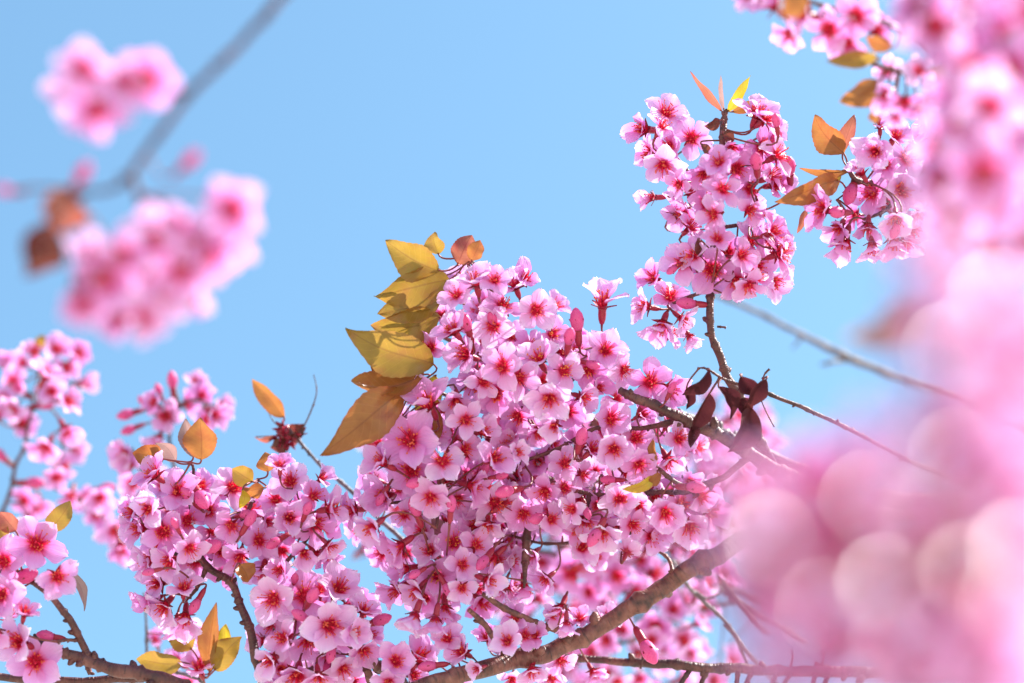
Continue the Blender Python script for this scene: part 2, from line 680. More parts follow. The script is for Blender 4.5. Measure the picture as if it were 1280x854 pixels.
        if stem:
            nd = self.near(a)
            dist = (nd - a).length
            pts = bez(a + ax * L * .06, a - ax * min(dist * .4, L * .4), nd.lerp(a, .3), nd, 8)
            r = .0007 if self.d > .9 else .0004
            mb.tube(pts, [r * .8] * 8 + [r * 1.6], M_STALK, 6, cap=False)
        o = link('leaf', mb.build('leaf'), self.root)
        if label:
            o['label'] = label
        return o


# ------------------------------------------------------------------ setting
def ground():
    m, t, out = newmat('ground')
    tc = t.nodes.new('ShaderNodeTexCoord')
    nz = t.nodes.new('ShaderNodeTexNoise')
    nz.inputs['Scale'].default_value = 3
    nz.inputs['Detail'].default_value = 8
    t.links.new(tc.outputs['Object'], nz.inputs[0])
    r = ramp(t, [(0.35, (.30, .27, .20)), (0.55, (.42, .38, .30)), (0.7, (.50, .46, .38))], nz.outputs[0])  # ground out of view, tones lightened to bounce fill into the petals
    p = t.nodes.new('ShaderNodeBsdfPrincipled')
    p.inputs['Roughness'].default_value = .9
    t.links.new(r.outputs[0], p.inputs['Base Color'])
    t.links.new(p.outputs[0], out.inputs[0])
    mb = MB()
    n = 24
    rows = [[Vector(((i / n - .5) * 3000, (j / n - .5) * 3000, -.02)) for i in range(n + 1)] for j in range(n + 1)]
    mb.grid(rows, [[(i / n, j / n) for i in range(n + 1)] for j in range(n + 1)], m)
    o = link('ground', mb.build('ground'))
    o['kind'] = 'structure'
    o['label'] = 'unseen ground below the cherry branches, made pale to bounce light upward'


ground()
F = FOCUS

# ------------------------------------------------------------------ main bough
s = Spray('cherry_bough', 'thick brown bough crossing the bottom middle diagonally under the blossom', 'branch', F,
          [[(430, 905, 17, -.03), (535, 856, 10.5, -.02), (640, 826, 10.8, 0), (720, 800, 11, .01), (800, 755, 11.3, .01), (890, 698, 11.5, .02), (990, 655, 12, .05), (1150, 640, 13, .1), (1400, 640, 16, .2)],
           [(628, 818, 5, .0), (610, 785, 4, -.01), (585, 763, 3, -.015)],
           [(715, 795, 5, .0), (680, 782, 4, .0), (640, 765, 4, -.005), (602, 742, 3, -.01)],
           [(842, 722, 3, .01), (836, 700, 2.6, .02), (822, 688, 2, .03)]], bark=M_BOUGH)
s.flowers('''580 816 56 150 50, 635 803 48 120 25, 656 795 48 60 20, 646 773 42 160 40, 628 800 40 200 45, 703 757 58 250 55 c, 708 776 42 270 70 b
690 770 40 40 40, 600 835 40 200 50, 740 838 44 300 50 c 3, 690 845 46 270 40 3, 640 848 44 260 40 3, 560 800 48 120 40, 610 800 46 100 50 2, 670 795 44 120 30, 725 775 44 100 40, 665 835 44 280 50, 570 845 44 290 50 3, 700 825 44 290 40 2, 760 775 44 60 40 2, 535 820 46 140 40 2''')
s.bud(805, 804, 46, 300, 60)

# ------------------------------------------------------------------ central mass
s = Spray('blossom_branch', 'dense pink blossom dome with stacked olive leaves on its left side', 'branch', F,
          [[(775, 560, 5, .07), (735, 520, 5, .06), (690, 480, 4.5, .05), (650, 440, 4, .045), (625, 390, 3, .04), (600, 340, 2.5, .03), (585, 322, 2, .01)],
           [(660, 450, 3.5, .045), (600, 440, 3, .04), (550, 420, 2.6, .03), (520, 400, 2, .02)],
           [(690, 480, 3.5, .05), (640, 500, 3, .04), (580, 500, 2.6, .03), (520, 480, 2, .02)],
           [(720, 505, 3.5, .05), (745, 470, 3, .04), (757, 430, 2, .02)]])
s.flowers('''572 371 58, 568 415 60, 539 436 64 160 30, 585 445 58, 594 474 62 260 45, 617 407 66 200 15, 596 356 52 100 60 c, 618 352 56 90 40
655 351 58 60 30, 669 388 62 20 15, 628 384 56 70 30, 629 459 58, 661 434 52 40 30 g, 688 419 52 30 40 g, 704 464 56 0 20 g, 736 462 52 0 15 g, 756 439 64 30 15
753 384 64 88 74 c, 780 462 48 320 40, 603 478 56, 621 489 62 230 20, 648 472 56, 675 452 52 g, 687 496 60 270 25, 726 496 54, 648 520 58 240 30, 672 540 48, 694 531 50, 640 420 54 3
645 360 50 110 60, 555 395 46 150 40 3, 600 390 52 4, 700 440 54 3, 665 500 56 3, 720 440 46 80 50 2, 745 485 48, 710 515 50 2, 630 440 54 4, 580 350 44 130 50 3, 605 425 50 3, 690 385 44 40 60 3, 599 462 47 3.5, 543 512 46 2.6, 749 450 50 2.4, 698 517 49 3.9, 729 470 47 2.1, 719 519 51 4.3, 638 506 48 4.3, 573 406 53 3.1, 696 421 49 3.0, 627 469 49 4.3, 754 538 50 2.4, 766 466 51 2.5, 611 380 52 4.5, 562 506 48 2.4, 613 500 52 2.1, 719 426 52 4.5, 666 539 47 2.2, 589 439 50 2.4, 618 532 52 2.9, 655 458 50 3.5, 679 475 53 3.3, 647 492 46 2.8''', centre=(640, 470))
s.bud(722, 412, 40, 95, 80)
for a in [(548, 338, 482, 301, 46, 'olive', .00, -.01, .3, .45, .10), (548, 318, 543, 290, 26, 'olive', .01, .0, .2, .3, .1), (572, 330, 590, 294, 34, 'red', .00, .0, -.3, .3, .08),
          (590, 326, 600, 300, 24, 'bronze', -.01, .0, .5, .3, .08), (562, 350, 468, 372, 54, 'olive', .01, -.01, .25, .35, .10), (548, 345, 500, 338, 36, 'bronze', .02, 0, -.5, .3, .25),
          (550, 376, 472, 392, 50, 'olive', .012, -.01, -.55, .2, .1), (550, 396, 464, 408, 54, 'olive', .015, -.01, .45, .3, .12), (542, 455, 432, 412, 56, 'olive', -.005, -.02, .1, .4, .14),
          (530, 468, 438, 478, 44, 'bronze', -.012, -.015, -.7, .5, -.22), (535, 490, 462, 452, 40, 'bronze', .005, -.01, .5, .35, .1), (540, 480, 496, 496, 34, 'tan', .01, 0, .3, .3, .1)]:
    s.leaf(*a)

s = Spray('blossom_branch', 'blossom spray with a large bronze leaf hanging at its left', 'branch', F,
          [[(760, 600, 4.5, .07), (690, 600, 4, .05), (630, 590, 3.5, .045), (570, 590, 3, .04), (520, 570, 2.5, .03), (495, 530, 2, .02)],
           [(600, 590, 3, .04), (540, 620, 2.6, .03), (480, 630, 2, .02)],
           [(548, 600, 2.6, .02), (549, 630, 2.2, .0), (546, 660, 2, -.01)]])
s.flowers('''514 551 78 150 18, 515 588 74 180 12, 483 620 66 190 30, 445 637 52 180 60, 482 580 58 150 60, 537 509 66 120 55, 570 499 52 270 50, 581 525 60 0 12, 553 577 58 60 18
580 561 54 0 35, 615 575 58, 586 606 54, 539 620 52 260 25, 570 623 56 300 25, 506 643 50 240 30 g, 618 628 62 320 20, 469 657 62 220 62, 610 653 48 270 50, 543 543 50 40 30 2
490 540 56 130 60 2, 630 560 52 2, 600 540 56, 530 600 52 3, 470 600 50 160 60 3, 500 610 52 3, 560 600 50 3, 600 590 54 3, 640 600 54 2, 560 540 56 3, 460 630 50 2, 590 640 46 2, 645 593 49 2.0, 533 602 44 3.5, 576 519 50 3.2, 585 566 51 3.8, 454 519 50 4.4, 500 583 49 2.8, 522 560 47 3.5, 510 570 51 2.1, 563 627 47 2.6, 610 548 45 3.1, 589 526 47 2.8, 616 580 52 2.4, 517 614 52 3.1, 495 529 49 2.5, 611 644 45 2.7, 611 612 52 2.9, 475 556 51 2.7, 533 575 53 2.4, 450 660 52 4.5, 536 662 53 2.6, 582 593 46 2.9, 567 555 52 2.1''', centre=(555, 580))
s.leaf(505, 488, 402, 570, 54, 'bronze', -.01, -.03, .15, .3, .10, label='large bronze leaf hanging at the outer edge')
s.leaf(545, 470, 520, 520, 30, 'yellow', .02, 0, .2)
s.leaf(560, 672, 528, 640, 30, 'tan', .02, 0, .3)
s.leaf(545, 510, 540, 560, 16, 'bronze', .01, 0, .4)

s = Spray('blossom_branch', 'blossom spray on the brown twig beneath the dark dried leaves', 'branch', F,
          [[(1480, 640, 14, .04), (1230, 630, 12, .03), (1120, 625, 11, .02), (1040, 615, 10.5, .01), (975, 592, 9.5, .0), (930, 560, 8, .0), (885, 540, 7.5, .0), (850, 522, 7, -.005), (800, 500, 6, -.005), (775, 488, 4.5, .0)],
           [(940, 570, 4, .0), (900, 598, 4, .0), (865, 612, 4, .0), (820, 616, 3.5, .01), (770, 620, 3.2, .01), (722, 614, 2.5, .01)],
           [(850, 525, 4, .0), (800, 535, 3, .01), (748, 534, 2.6, .01), (700, 560, 2.6, .015), (652, 578, 2.2, .02)],
           [(865, 612, 3, .0), (840, 600, 3, -.01), (822, 585, 2.4, -.012)],
           [(736, 616, 3, .01), (733, 640, 3, .0), (734, 650, 2, .0)],
           [(900, 640, 3, .02), (830, 660, 2.6, .02), (760, 670, 2.4, .025), (690, 680, 2, .03), (640, 670, 1.6, .03)],
           [(865, 612, 3, .01), (880, 630, 3, .02), (900, 640, 3, .02)]])
s.flowers('''762 524 60 20 18, 767 560 64 270 15, 706 580 56 100 18, 728 593 46 330 40, 705 610 58 0 15, 757 602 44 300 40, 738 564 46 45 60, 644 565 40 0 50, 682 613 50 240 35, 654 641 60 270 20
717 637 52 180 40, 733 648 50 270 50, 774 623 54, 753 662 58 270 50, 794 548 54 30 20, 798 579 52 300 30, 812 479 60 60 20, 833 485 54 330 45, 847 549 54 20 30, 834 573 52 300 50, 798 631 54, 831 639 58 300 30
876 621 44 330 30, 833 652 58 270 30, 862 656 62 280 40, 650 610 52 2, 690 640 54 2, 725 560 50 2, 745 590 50 3, 780 590 50 2, 800 610 50 2, 675 580 50 3, 850 630 50 1, 820 620 50 2, 780 540 50 2, 770 500 50 60 40 2
800 520 46 2, 740 625 50 3, 690 560 48 3, 870 560 44 4, 885 640 54 350 40 1, 860 600 46 3, 790 655 52, 720 660 50 2, 865 627 53 4.2, 643 634 45 2.7, 805 603 48 4.3, 793 577 46 4.2, 759 639 47 2.5, 773 644 45 4.0, 870 642 52 2.0, 797 650 44 2.7, 707 603 48 3.2, 834 530 44 2.3, 671 539 53 4.1, 661 600 47 2.8, 727 620 49 2.9, 687 576 45 3.4, 819 583 44 2.4, 840 617 48 2.9, 745 627 48 2.6, 746 653 53 2.9, 670 643 50 4.2, 823 608 45 3.5, 641 550 51 2.1, 860 555 44 4.1, 878 611 51 2.1, 818 544 51 4.3, 726 686 55 2.3, 651 681 51 4.0, 626 658 45 4.0, 794 629 55 4.8, 783 692 45 0.1, 747 631 46 1.2, 608 676 49 4.2, 745 695 49 3.3, 728 655 55 5.0, 688 650 47 0.4, 814 669 54 1.9, 600 648 54 2.3, 620 694 53 1.3, 628 631 53 0.9, 756 674 46 3.7, 659 654 55 4.0, 685 722 46 2.0, 628 733 46 1.3, 682 633 45 2.9, 668 691 48 2.3, 655 729 54 3.0, 718 636 44 4.8, 767 657 46 3.6, 856 647 44 1.3''', centre=(760, 600))
s.leaf(818, 596, 778, 612, 16, 'yellow', -.02, -.01, .3)
s.leaf(826, 592, 806, 606, 14, 'bronze', -.022, 0, .2)
s.leaf(820, 578, 816, 548, 14, 'bronze', -.02, 0, .6)
s.bud(768, 600, 26, 180)

s = Spray('blossom_branch', 'blossom spray with a golden centred flower hanging above the bough', 'branch', F,
          [[(690, 640, 4, .06), (640, 680, 3.6, .05), (600, 700, 3, .045), (560, 712, 2.6, .03), (520, 715, 2, .03)],
           [(660, 660, 5, .02), (657, 695, 5, .015), (656, 722, 2.6, .01), (655, 735, 1.2, .01)]])
s.flowers('''567 679 54 90 20 g, 577 707 56 20 20, 549 721 64 180 12 g, 577 734 52 300 20, 503 680 62 215 60, 511 710 54 190 65, 524 736 60 230 60, 606 724 50 340 55, 556 757 60 270 60 c, 594 682 54 30 35
520 765 54 250 70 b, 540 690 54 150 40 1, 530 665 50 150 40 2, 560 650 50 3, 600 750 46 320 60 2, 480 690 48 210 55 3, 500 735 52 210 60 2, 545 770 46 260 75 b, 590 660 50 2, 620 700 50 20 35 2, 630 680 46 3, 535 745 50 3, 635 735 50 3, 508 692 49 4.1, 533 677 46 3.5, 605 699 47 3.0, 549 701 44 3.3, 636 701 51 2.4, 596 735 50 3.3, 567 724 52 2.4, 513 734 53 3.3, 527 718 47 2.6, 596 755 46 3.8, 557 745 49 2.7, 530 662 48 3.0''', centre=(560, 705))

s = Spray('blossom_branch', 'soft blurred blossom spray filling the gap above the bough', 'branch', F + .17,
          [[(900, 640, 4, .05), (820, 680, 4, .03), (740, 700, 3.4, .02), (680, 690, 3, .02), (630, 690, 2.5, .02)],
           [(820, 680, 3, .03), (800, 730, 3, .03), (740, 745, 2.4, .03)], [(700, 700, 3, .02), (700, 640, 3, .02), (690, 580, 3, .03)]])
s.flowers('''680 701 54, 715 715 58, 695 731 50, 753 717 50, 753 689 48, 635 689 50 g, 722 677 48, 792 742 48, 759 760 46, 647 736 46, 810 684 48, 818 717 48, 780 690 50, 840 690 48, 670 660 50, 640 650 48, 780 650 48
620 720 46, 735 740 48, 770 720 48, 845 660 48, 700 655 50, 740 640 48, 660 600 48, 700 560 46, 730 540 48, 650 560 46, 690 610 48, 610 690 48, 670 750 46, 620 760 48, 660 770 44, 860 690 46, 775 665 46, 800 700 46, 730 700 46, 705 690 46''', dz=(-.03, .06))

s = Spray('blossom_branch', 'out-of-focus blossom spray below the bough beside the spiked branch', 'branch', F + .2,
          [[(1010, 800, 4, .05), (940, 760, 4, .03), (880, 720, 3.5, .02), (840, 700, 3, .0)], [(960, 790, 3.6, .03), (915, 740, 3, .02), (880, 690, 3, .03)],
           [(930, 750, 3, .03), (850, 770, 3, .02), (790, 800, 2.6, .02), (740, 810, 2.4, .02)]])
s.flowers('''759 799 50 200 40, 852 752 48, 853 801 50, 796 815 48 300 40, 820 780 46, 880 760 46, 780 790 48, 740 815 46, 830 830 46, 870 780 44, 800 845 46, 760 840 46, 700 840 44, 880 730 44, 905 720 44, 840 765 44, 815 800 44, 895 700 44 43 55, 870 745 44, 720 830 44, 740 850 44, 690 850 44, 850 850 44, 890 850 44, 770 850 44, 810 860 44, 860 815 42, 905 690 42 43 60, 830 745 42''', dz=(-.04, .05))

s = Spray('blossom_branch', 'pale far blossom spray glimpsed behind the dark dried leaves', 'branch', F + .38,
          [[(1000, 640, 4, .05), (930, 570, 4, .03), (890, 520, 3, .02), (880, 490, 2, .02)], [(930, 570, 3, .03), (860, 600, 3, .03), (800, 560, 2, .03)]])
s.flowers('''890 500 44, 905 540 46, 930 560 44, 880 540 44, 950 520 44, 935 600 46, 890 590 46, 860 570 44, 915 580 46, 820 520 44, 840 610 44, 800 600 44, 870 620 44, 940 640 44, 905 655 46, 955 580 42, 925 510 42, 900 610 44 43 60, 925 630 44 43 55, 950 610 44 43 60, 970 600 42 40 60, 895 560 42 43 60, 910 525 42 43 55, 945 545 42 43 60, 880 650 44 43 60, 910 680 44 43 55, 860 640 44 43 60, 930 660 44 43 60, 965 560 40 43 60''', dz=(-.04, .05))

s = Spray('blossom_branch', 'white sunlit far blossom spray seen through gaps low in the middle', 'branch', F + .3,
          [[(980, 760, 4, .05), (880, 720, 4, .03), (760, 690, 3.4, .02), (640, 670, 3, .02), (540, 660, 2.5, .02)], [(880, 720, 3, .03), (760, 790, 3, .03), (640, 830, 2.4, .03)], [(760, 690, 3, .02), (740, 600, 3, .02), (700, 520, 3, .03)]])
pts = []
while len(pts) < 88:
    x, y = R.uniform(450, 930), R.uniform(520, 870)
    if (x < 640 and y > 770) or (x < 575 and y > 690) or (870 < x and 765 < y < 815):
        continue
    if min([abs(x - a) + abs(y - b) for a, b in pts] + [99]) > 20:
        pts.append((x, y))
s.flowers(', '.join('%d %d 50 %d %d' % (x, y, R.uniform(10, 80), R.uniform(35, 75)) for x, y in pts), dz=(-.06, .10))

# ------------------------------------------------------------------ left middle clusters
s = Spray('blossom_branch', 'blossom spray with two upright bronze leaves and a dark twig below', 'branch', F,
          [[(338, 890, 6, .0), (325, 840, 6, .0), (312, 790, 5.5, .0), (300, 755, 5, .005), (285, 728, 5, .01), (258, 706, 4.5, .015), (240, 680, 4, .025), (235, 640, 3, .025), (242, 590, 2, .01), (238, 578, 1.5, .0)],
           [(245, 700, 3.5, .02), (215, 690, 3, .025), (200, 660, 2.2, .025)],
           [(258, 706, 3, .015), (250, 730, 2.6, .01), (236, 748, 2, .01)],
           [(262, 700, 3.5, .02), (290, 670, 3, .025), (310, 640, 2.6, .02), (322, 600, 2, .01)]])
s.flowers('''195 595 52 140 55, 222 616 58 70 25, 187 636 62 170 18, 234 651 60 0 15, 290 610 64 40 30, 289 656 58 300 30, 205 664 58 220 15, 201 729 66 190 35, 236 684 50, 215 701 50 200 45
230 738 52 85 50 c, 232 768 66 265 50, 208 755 52 230 50, 323 676 68 30 12, 301 694 58 260 45, 260 640 58 2, 265 665 56 2, 180 660 54 190 50 2, 190 700 56 190 55 2, 215 640 56 3, 250 610 52 70 50 2
270 620 54 90 50 3, 190 750 54 200 60 1, 255 680 50 3, 310 640 56 3, 275 690 52 2, 220 780 46 260 70 b, 330 650 54 2, 205 610 50 3, 170 640 50 180 60 2, 197 643 47 3.9, 192 718 48 3.5, 244 700 52 3.4, 307 648 51 4.4, 244 627 46 3.8, 278 715 52 2.6, 199 684 52 4.2, 210 703 47 3.1, 286 610 44 4.1, 216 642 49 3.7, 171 640 48 3.2, 203 670 53 3.0''', centre=(240, 670))
s.bud(248, 617, 40, 300, 50)
s.bud(257, 686, 40, 20, 50)
s.bud(248, 750, 30, 240, 80)
for a in [(252, 575, 250, 522, 42, 'bronze', -.01, 0, .2, .3, .06), (242, 572, 232, 523, 24, 'tan', .0, .0, -.3, .3, .06), (205, 574, 166, 566, 32, 'bronze', .0, .0, .2, .35, -.25), (220, 577, 195, 553, 20, 'tan', .005, 0, .3, .3, -.2),
          (316, 602, 290, 586, 28, 'olive', .0, 0, .2, .3, .1), (335, 590, 332, 565, 24, 'bronze', .0, 0, .2, .3, .1), (330, 610, 303, 612, 22, 'bronze', -.01, 0, .5, .3, .2), (303, 612, 300, 636, 14, 'yellow', -.012, 0, .5, .3, .3),
          (300, 705, 310, 728, 30, 'bronze', -.01, 0, .5, .3, .1)]:
    s.leaf(*a)

s = Spray('blossom_branch', 'blossom spray with white sunlit petals at its upper right edge', 'branch', F,
          [[(360, 900, 4, .03), (345, 820, 4, .03), (335, 750, 3.6, .03), (338, 700, 3, .03), (350, 650, 2.6, .025), (370, 610, 2, .02)],
           [(340, 720, 3, .03), (370, 690, 2.6, .025), (395, 660, 2, .02)]])
s.flowers('''364 603 62 110 22, 360 648 58 0 12, 392 654 66 330 30, 391 621 50 40 40, 378 690 54 300 30 c, 409 637 54 10 55, 352 712 48 200 40, 410 680 46 320 60 c, 345 625 52 2, 375 640 52 3, 340 680 54 3, 400 600 46 45 60 2
370 665 50 3, 395 690 46 320 55 3, 330 710 50 2, 420 640 46 10 65 1, 350 585 44 90 60 c, 373 631 46 3.7, 339 708 53 2.2, 405 657 51 3.9, 353 687 50 4.0, 406 687 49 2.3, 369 655 51 3.7''', centre=(370, 650))

s = Spray('blossom_branch', 'lowest dense blossom spray on a knobbly twig reaching the bough foot', 'branch', F,
          [[(520, 880, 8, .02), (500, 850, 7.5, .015), (475, 835, 6.5, .0), (458, 820, 6, .0), (440, 805, 4, .02), (410, 780, 3.4, .025), (380, 765, 3, .025), (350, 760, 2.2, .025)],
           [(470, 880, 6, .01), (462, 845, 5, .0), (452, 822, 4, .0)],
           [(420, 790, 3, .03), (400, 830, 3, .03), (370, 840, 2.4, .03)]])
s.flowers('''343 748 66 200 25, 380 746 70 80 10, 422 740 62 60 40 c, 410 781 70 330 20, 386 797 68 265 40, 356 797 56 190 35, 410 815 54 280 45 c, 438 790 58 0 35, 454 766 54 75 62, 453 810 50 300 40, 494 827 56 20 15, 521 826 58 60 55
342 823 58 210 40, 372 841 62 260 40, 398 843 50 280 50, 428 834 56 300 35, 486 852 52 270 25, 365 775 56 2, 340 780 54 200 45 2, 390 770 56 3, 430 760 50 3, 400 740 50 90 45 3, 330 800 50 190 55 2, 420 850 52 1
360 820 54 3, 440 850 50 1, 400 800 54 3, 515 845 50 0 40 2, 460 795 44 20 60 2, 355 735 50 120 40 3, 350 860 56, 390 868 56 270 40, 455 862 50 2, 403 760 50 3.6, 353 837 50 2.3, 451 755 47 3.8, 407 801 50 3.1, 370 759 44 3.8, 428 799 51 2.9, 364 782 52 2.1, 429 778 47 3.0, 400 824 47 4.1, 344 769 44 2.3''', centre=(405, 800))
s.bud(468, 778, 34, 20, 80)

# ------------------------------------------------------------------ lower left
s = Spray('blossom_branch', 'few large blossoms along a bare dark forked twig against blue sky', 'branch', F - .02,
          [[(330, 905, 10, .02), (250, 868, 9.5, .01), (185, 846, 9, .0), (130, 834, 8, .0), (100, 822, 7, .0), (78, 814, 6, .0), (40, 800, 4, .01), (5, 790, 3, .02), (-40, 770, 3, .03)],
           [(112, 828, 5, .0), (100, 800, 4.5, .0), (85, 770, 4.5, -.005), (62, 745, 4, -.005), (42, 728, 4, .0), (30, 718, 3.6, .01), (5, 715, 3, .015), (-30, 705, 3, .02)],
           [(108, 830, 3.6, .01), (112, 842, 3, .01)],
           [(180, 848, 6, .01), (130, 850, 5.5, .01), (60, 850, 5, .012), (-20, 846, 5, .02)],
           [(98, 800, 2.4, .0), (84, 800, 2, -.005), (72, 802, 2.4, -.01)]])
s.flowers('''46 681 74 100 10 f, 71 720 72 315 15 f, 7 702 64 180 15, 3 744 64 190 20, 27 804 64 160 45, 45 826 72 250 12 f, 30 768 52 80 60, -8 790 60 200 20, -10 680 60 1, 10 775 54 1, -15 730 60 2''', dz=(-.03, .0))
s.bud(22, 724, 44, 20, 70)
s.bud(66, 796, 30, 170, 75)
s.leaf(62, 664, 88, 626, 28, 'olive', .0, 0, .2, .4, .1)
s.leaf(86, 712, 106, 764, 14, 'tan', .01, 0, .5, .4, .1)
s.leaf(20, 664, 0, 640, 26, 'red', .0, 0, .2)
s.leaf(8, 675, -6, 655, 22, 'olive', .0, 0, .2)

s = Spray('leafy_twig', 'thin pale twig with olive leaves and one blossom low beside dark twig', 'branch', F + .05,
          [[(262, 905, 3, .02), (256, 860, 2.6, .01), (252, 845, 2.4, .0)], [(185, 905, 2.4, .06), (184, 820, 2, .06), (182, 770, 1.6, .06), (180, 740, 1.2, .06)], [(252, 850, 2, .0), (215, 840, 1.8, .01), (190, 838, 1.4, .01)]], bark=M_PALE)
s.flowers('''250 838 52 110 55 c, 196 804 40 8, 208 842 40 7, 256 815 50 80 60 c 1, 225 830 48 150 50 4, 236 790 44 5, 232 852 50 4''')
for a in [(228, 828, 170, 824, 34, 'olive', -.02, 0, .5, .35, .1), (240, 812, 208, 780, 34, 'olive', -.02, .0, .2, .4, -.2), (262, 840, 270, 753, 26, 'bronze', -.02, 0, .5, .5, .08), (268, 838, 302, 796, 34, 'olive', -.025, 0, .2, .4, .1), (268, 830, 282, 780, 26, 'yellow', -.02, 0, -.2, .4, .08)]:
    s.leaf(*a)

# ------------------------------------------------------------------ left, behind
s = Spray('blossom_branch', 'slightly blurred pale blossom spray at the left edge on thin stems', 'branch', F + .2,
          [[(-30, 720, 3, .0), (-5, 660, 3, .0), (14, 610, 2.6, .0), (19, 582, 2.6, .0), (30, 560, 2.4, .0), (35, 532, 2.4, .0), (41, 510, 2.2, .0), (41, 498, 2, .0), (30, 488, 1.8, .0)],
           [(41, 512, 2.2, .0), (60, 506, 1.8, .0), (80, 502, 1.2, .0)], [(41, 498, 2, .0), (48, 470, 1.6, .01), (46, 445, 1.4, .01), (52, 425, 1.2, .01)],
           [(14, 606, 2.2, .0), (50, 605, 1.8, .0), (90, 620, 1.6, .0), (120, 640, 1.4, .0), (140, 655, 1.2, .0)], [(18, 584, 2, .0), (0, 566, 2.2, .0), (-20, 555, 2, .0)], [(60, 506, 1.4, .0), (76, 530, 1.2, .0), (78, 570, 1.2, .0)]])
s.flowers('''81 460 48 20 30, 56 473 48, 43 441 46 90 40, 81 501 46 0 60 c, 17 478 48, 17 510 46 230 40, 80 534 46 300 50, 60 555 48 240 50, 80 585 48 330 40, 70 596 42, 48 628 48, 117 640 48, 143 661 56 290 30, 150 680 48 280 55 c
95 445 44 40 50, 70 440 46 70 40, 5 500 46, 30 455 44, 100 480 40 0 60, 30 625 46, 90 615 44, 35 650 46, 105 625 44, 10 460 44, -5 520 46, 65 490 42, 25 530 42, 90 560 42 330 50, 125 620 40''', dz=(-.04, .04))
for b in [(6, 574, 30, 140), (34, 604, 34, 0), (50, 507, 30, 10), (28, 490, 26, 140), (125, 612, 30, 10)]:
    s.bud(*b)
s.leaf(50, 436, 54, 418, 14, 'olive', 0, 0, .3)

s = Spray('blossom_branch', 'small blurred blossom tuft with loose buds behind the bronze leaves', 'branch', F + .16,
          [[(250, 700, 3, .0), (225, 610, 2.6, .0), (212, 550, 2.2, .0), (222, 510, 2, .0), (218, 486, 1.6, .0)], [(222, 512, 1.6, .0), (240, 500, 1.4, .0), (262, 505, 1, .0)], [(225, 610, 2, .0), (180, 590, 1.6, .0), (160, 570, 1.2, .0)]])
s.flowers('''208 520 50 200 20, 251 497 48 60 25, 264 516 48 330 50, 160 568 44 180 40, 168 604 48 200 30, 230 505 46 2, 275 508 40 0 60, 190 600 46, 165 580 44, 258 525 40, 200 545 42 250 50 c, 185 570 42, 170 625 44, 245 480 38 90 60 c, 195 505 40 150 50''', dz=(-.02, .03))
for b in [(166, 516, 30, 195), (168, 535, 26, 200), (182, 506, 20, 130), (200, 492, 20, 110), (216, 484, 30, 95)]:
    s.bud(*b)

s = Spray('leafy_twig', 'thin twig with one curled leaf and withered calyces, no open flowers', 'branch', F + .07,
          [[(520, 690, 3, .0), (470, 645, 2.8, .0), (432, 608, 2.6, .0), (405, 585, 2.4, .0), (385, 565, 2.2, .0), (372, 550, 2.6, .0), (362, 535, 2, .0)],
           [(372, 550, 1.2, .0), (388, 515, 1, .0), (396, 490, .8, .0), (392, 468, .5, .0)], [(366, 542, 1, .0), (345, 530, .8, .0), (335, 515, .6, .0)], [(366, 542, 1, .0), (340, 545, .8, .0), (320, 546, .8, .0)]], bark=M_PALE)
s.leaf(356, 522, 314, 474, 24, 'bronze', 0, 0, .4, .5, .1, label='gold brown leaf curled lengthwise')
s.leaf(345, 545, 318, 547, 8, 'red', 0, 0, .4)
s.leaf(360, 552, 338, 560, 22, 'brown', 0, 0, .4)
s.leaf(362, 545, 380, 530, 20, 'brown', 0, 0, .3)
for b in [(356, 538, 38, 150), (350, 545, 38, 230), (372, 545, 36, 60), (360, 550, 36, 280)]:
    o = link('withered_calyx', CALYX_BUD, s.root, Matrix.Translation(P(b[0], b[1], s.d) - s.base) @ s._frame(b[0], b[1], b[3], 50, 1) @ Matrix.Scale(b[2] * PXM * s.d, 4))

# ------------------------------------------------------------------ upper left, in front of the focus
s = Spray('blossom_branch', 'blurred twig high at left carrying two soft pink blossom balls', 'branch', 1.06,
          [[(520, -200, 6, .05), (430, -85, 5.6, .03), (350, 0, 5.4, .01), (290, 65, 5, .0), (232, 122, 5, .0), (190, 178, 4.6, .0), (152, 230, 4.2, .0), (110, 240, 2.8, .0), (60, 235, 2.5, .0), (15, 238, 2, .0)],
           [(165, 212, 4, .0), (172, 240, 3.6, .0), (180, 265, 3, .01), (200, 290, 3, .02)], [(235, 120, 4, .0), (190, 110, 3, .01), (140, 110, 2.6, .02)], [(110, 240, 3, .0), (75, 262, 3, .0)]])
s.flowers('''107 80 80 259 21, 185 95 80 260 14, 125 135 84 230 22, 155 100 76 265 25, 90 110 72 240 16, 200 296 88 216 34, 152 318 88 252 26, 168 365 88 201 27, 208 362 88 268 32, 262 318 84 252 32, 245 295 80 250 24, 292 258 80 262 12, 230 330 80 250 36, 130 345 80 265 33, 185 335 80 220 32, 290 300 76 220 32, 240 375 76 225 25, 180 395 76 245 25, 120 315 72 235 37, 105 372 76 257 37, 150 395 72 245 21, 225 275 76 230 22''', dz=(-.03, .03))
s.leaf(64, 280, 32, 346, 60, 'brown', 0, 0, .3, .4, .15)
s.leaf(84, 236, 58, 292, 60, 'red', .01, 0, .3, .4, .15)
s.leaf(96, 340, 104, 392, 22, 'brown', .0, 0, .3)
s.bud(98, 226, 40, 60)
s.bud(232, 206, 40, 45, 60, -.01)
s.bud(14, 239, 30, 170)

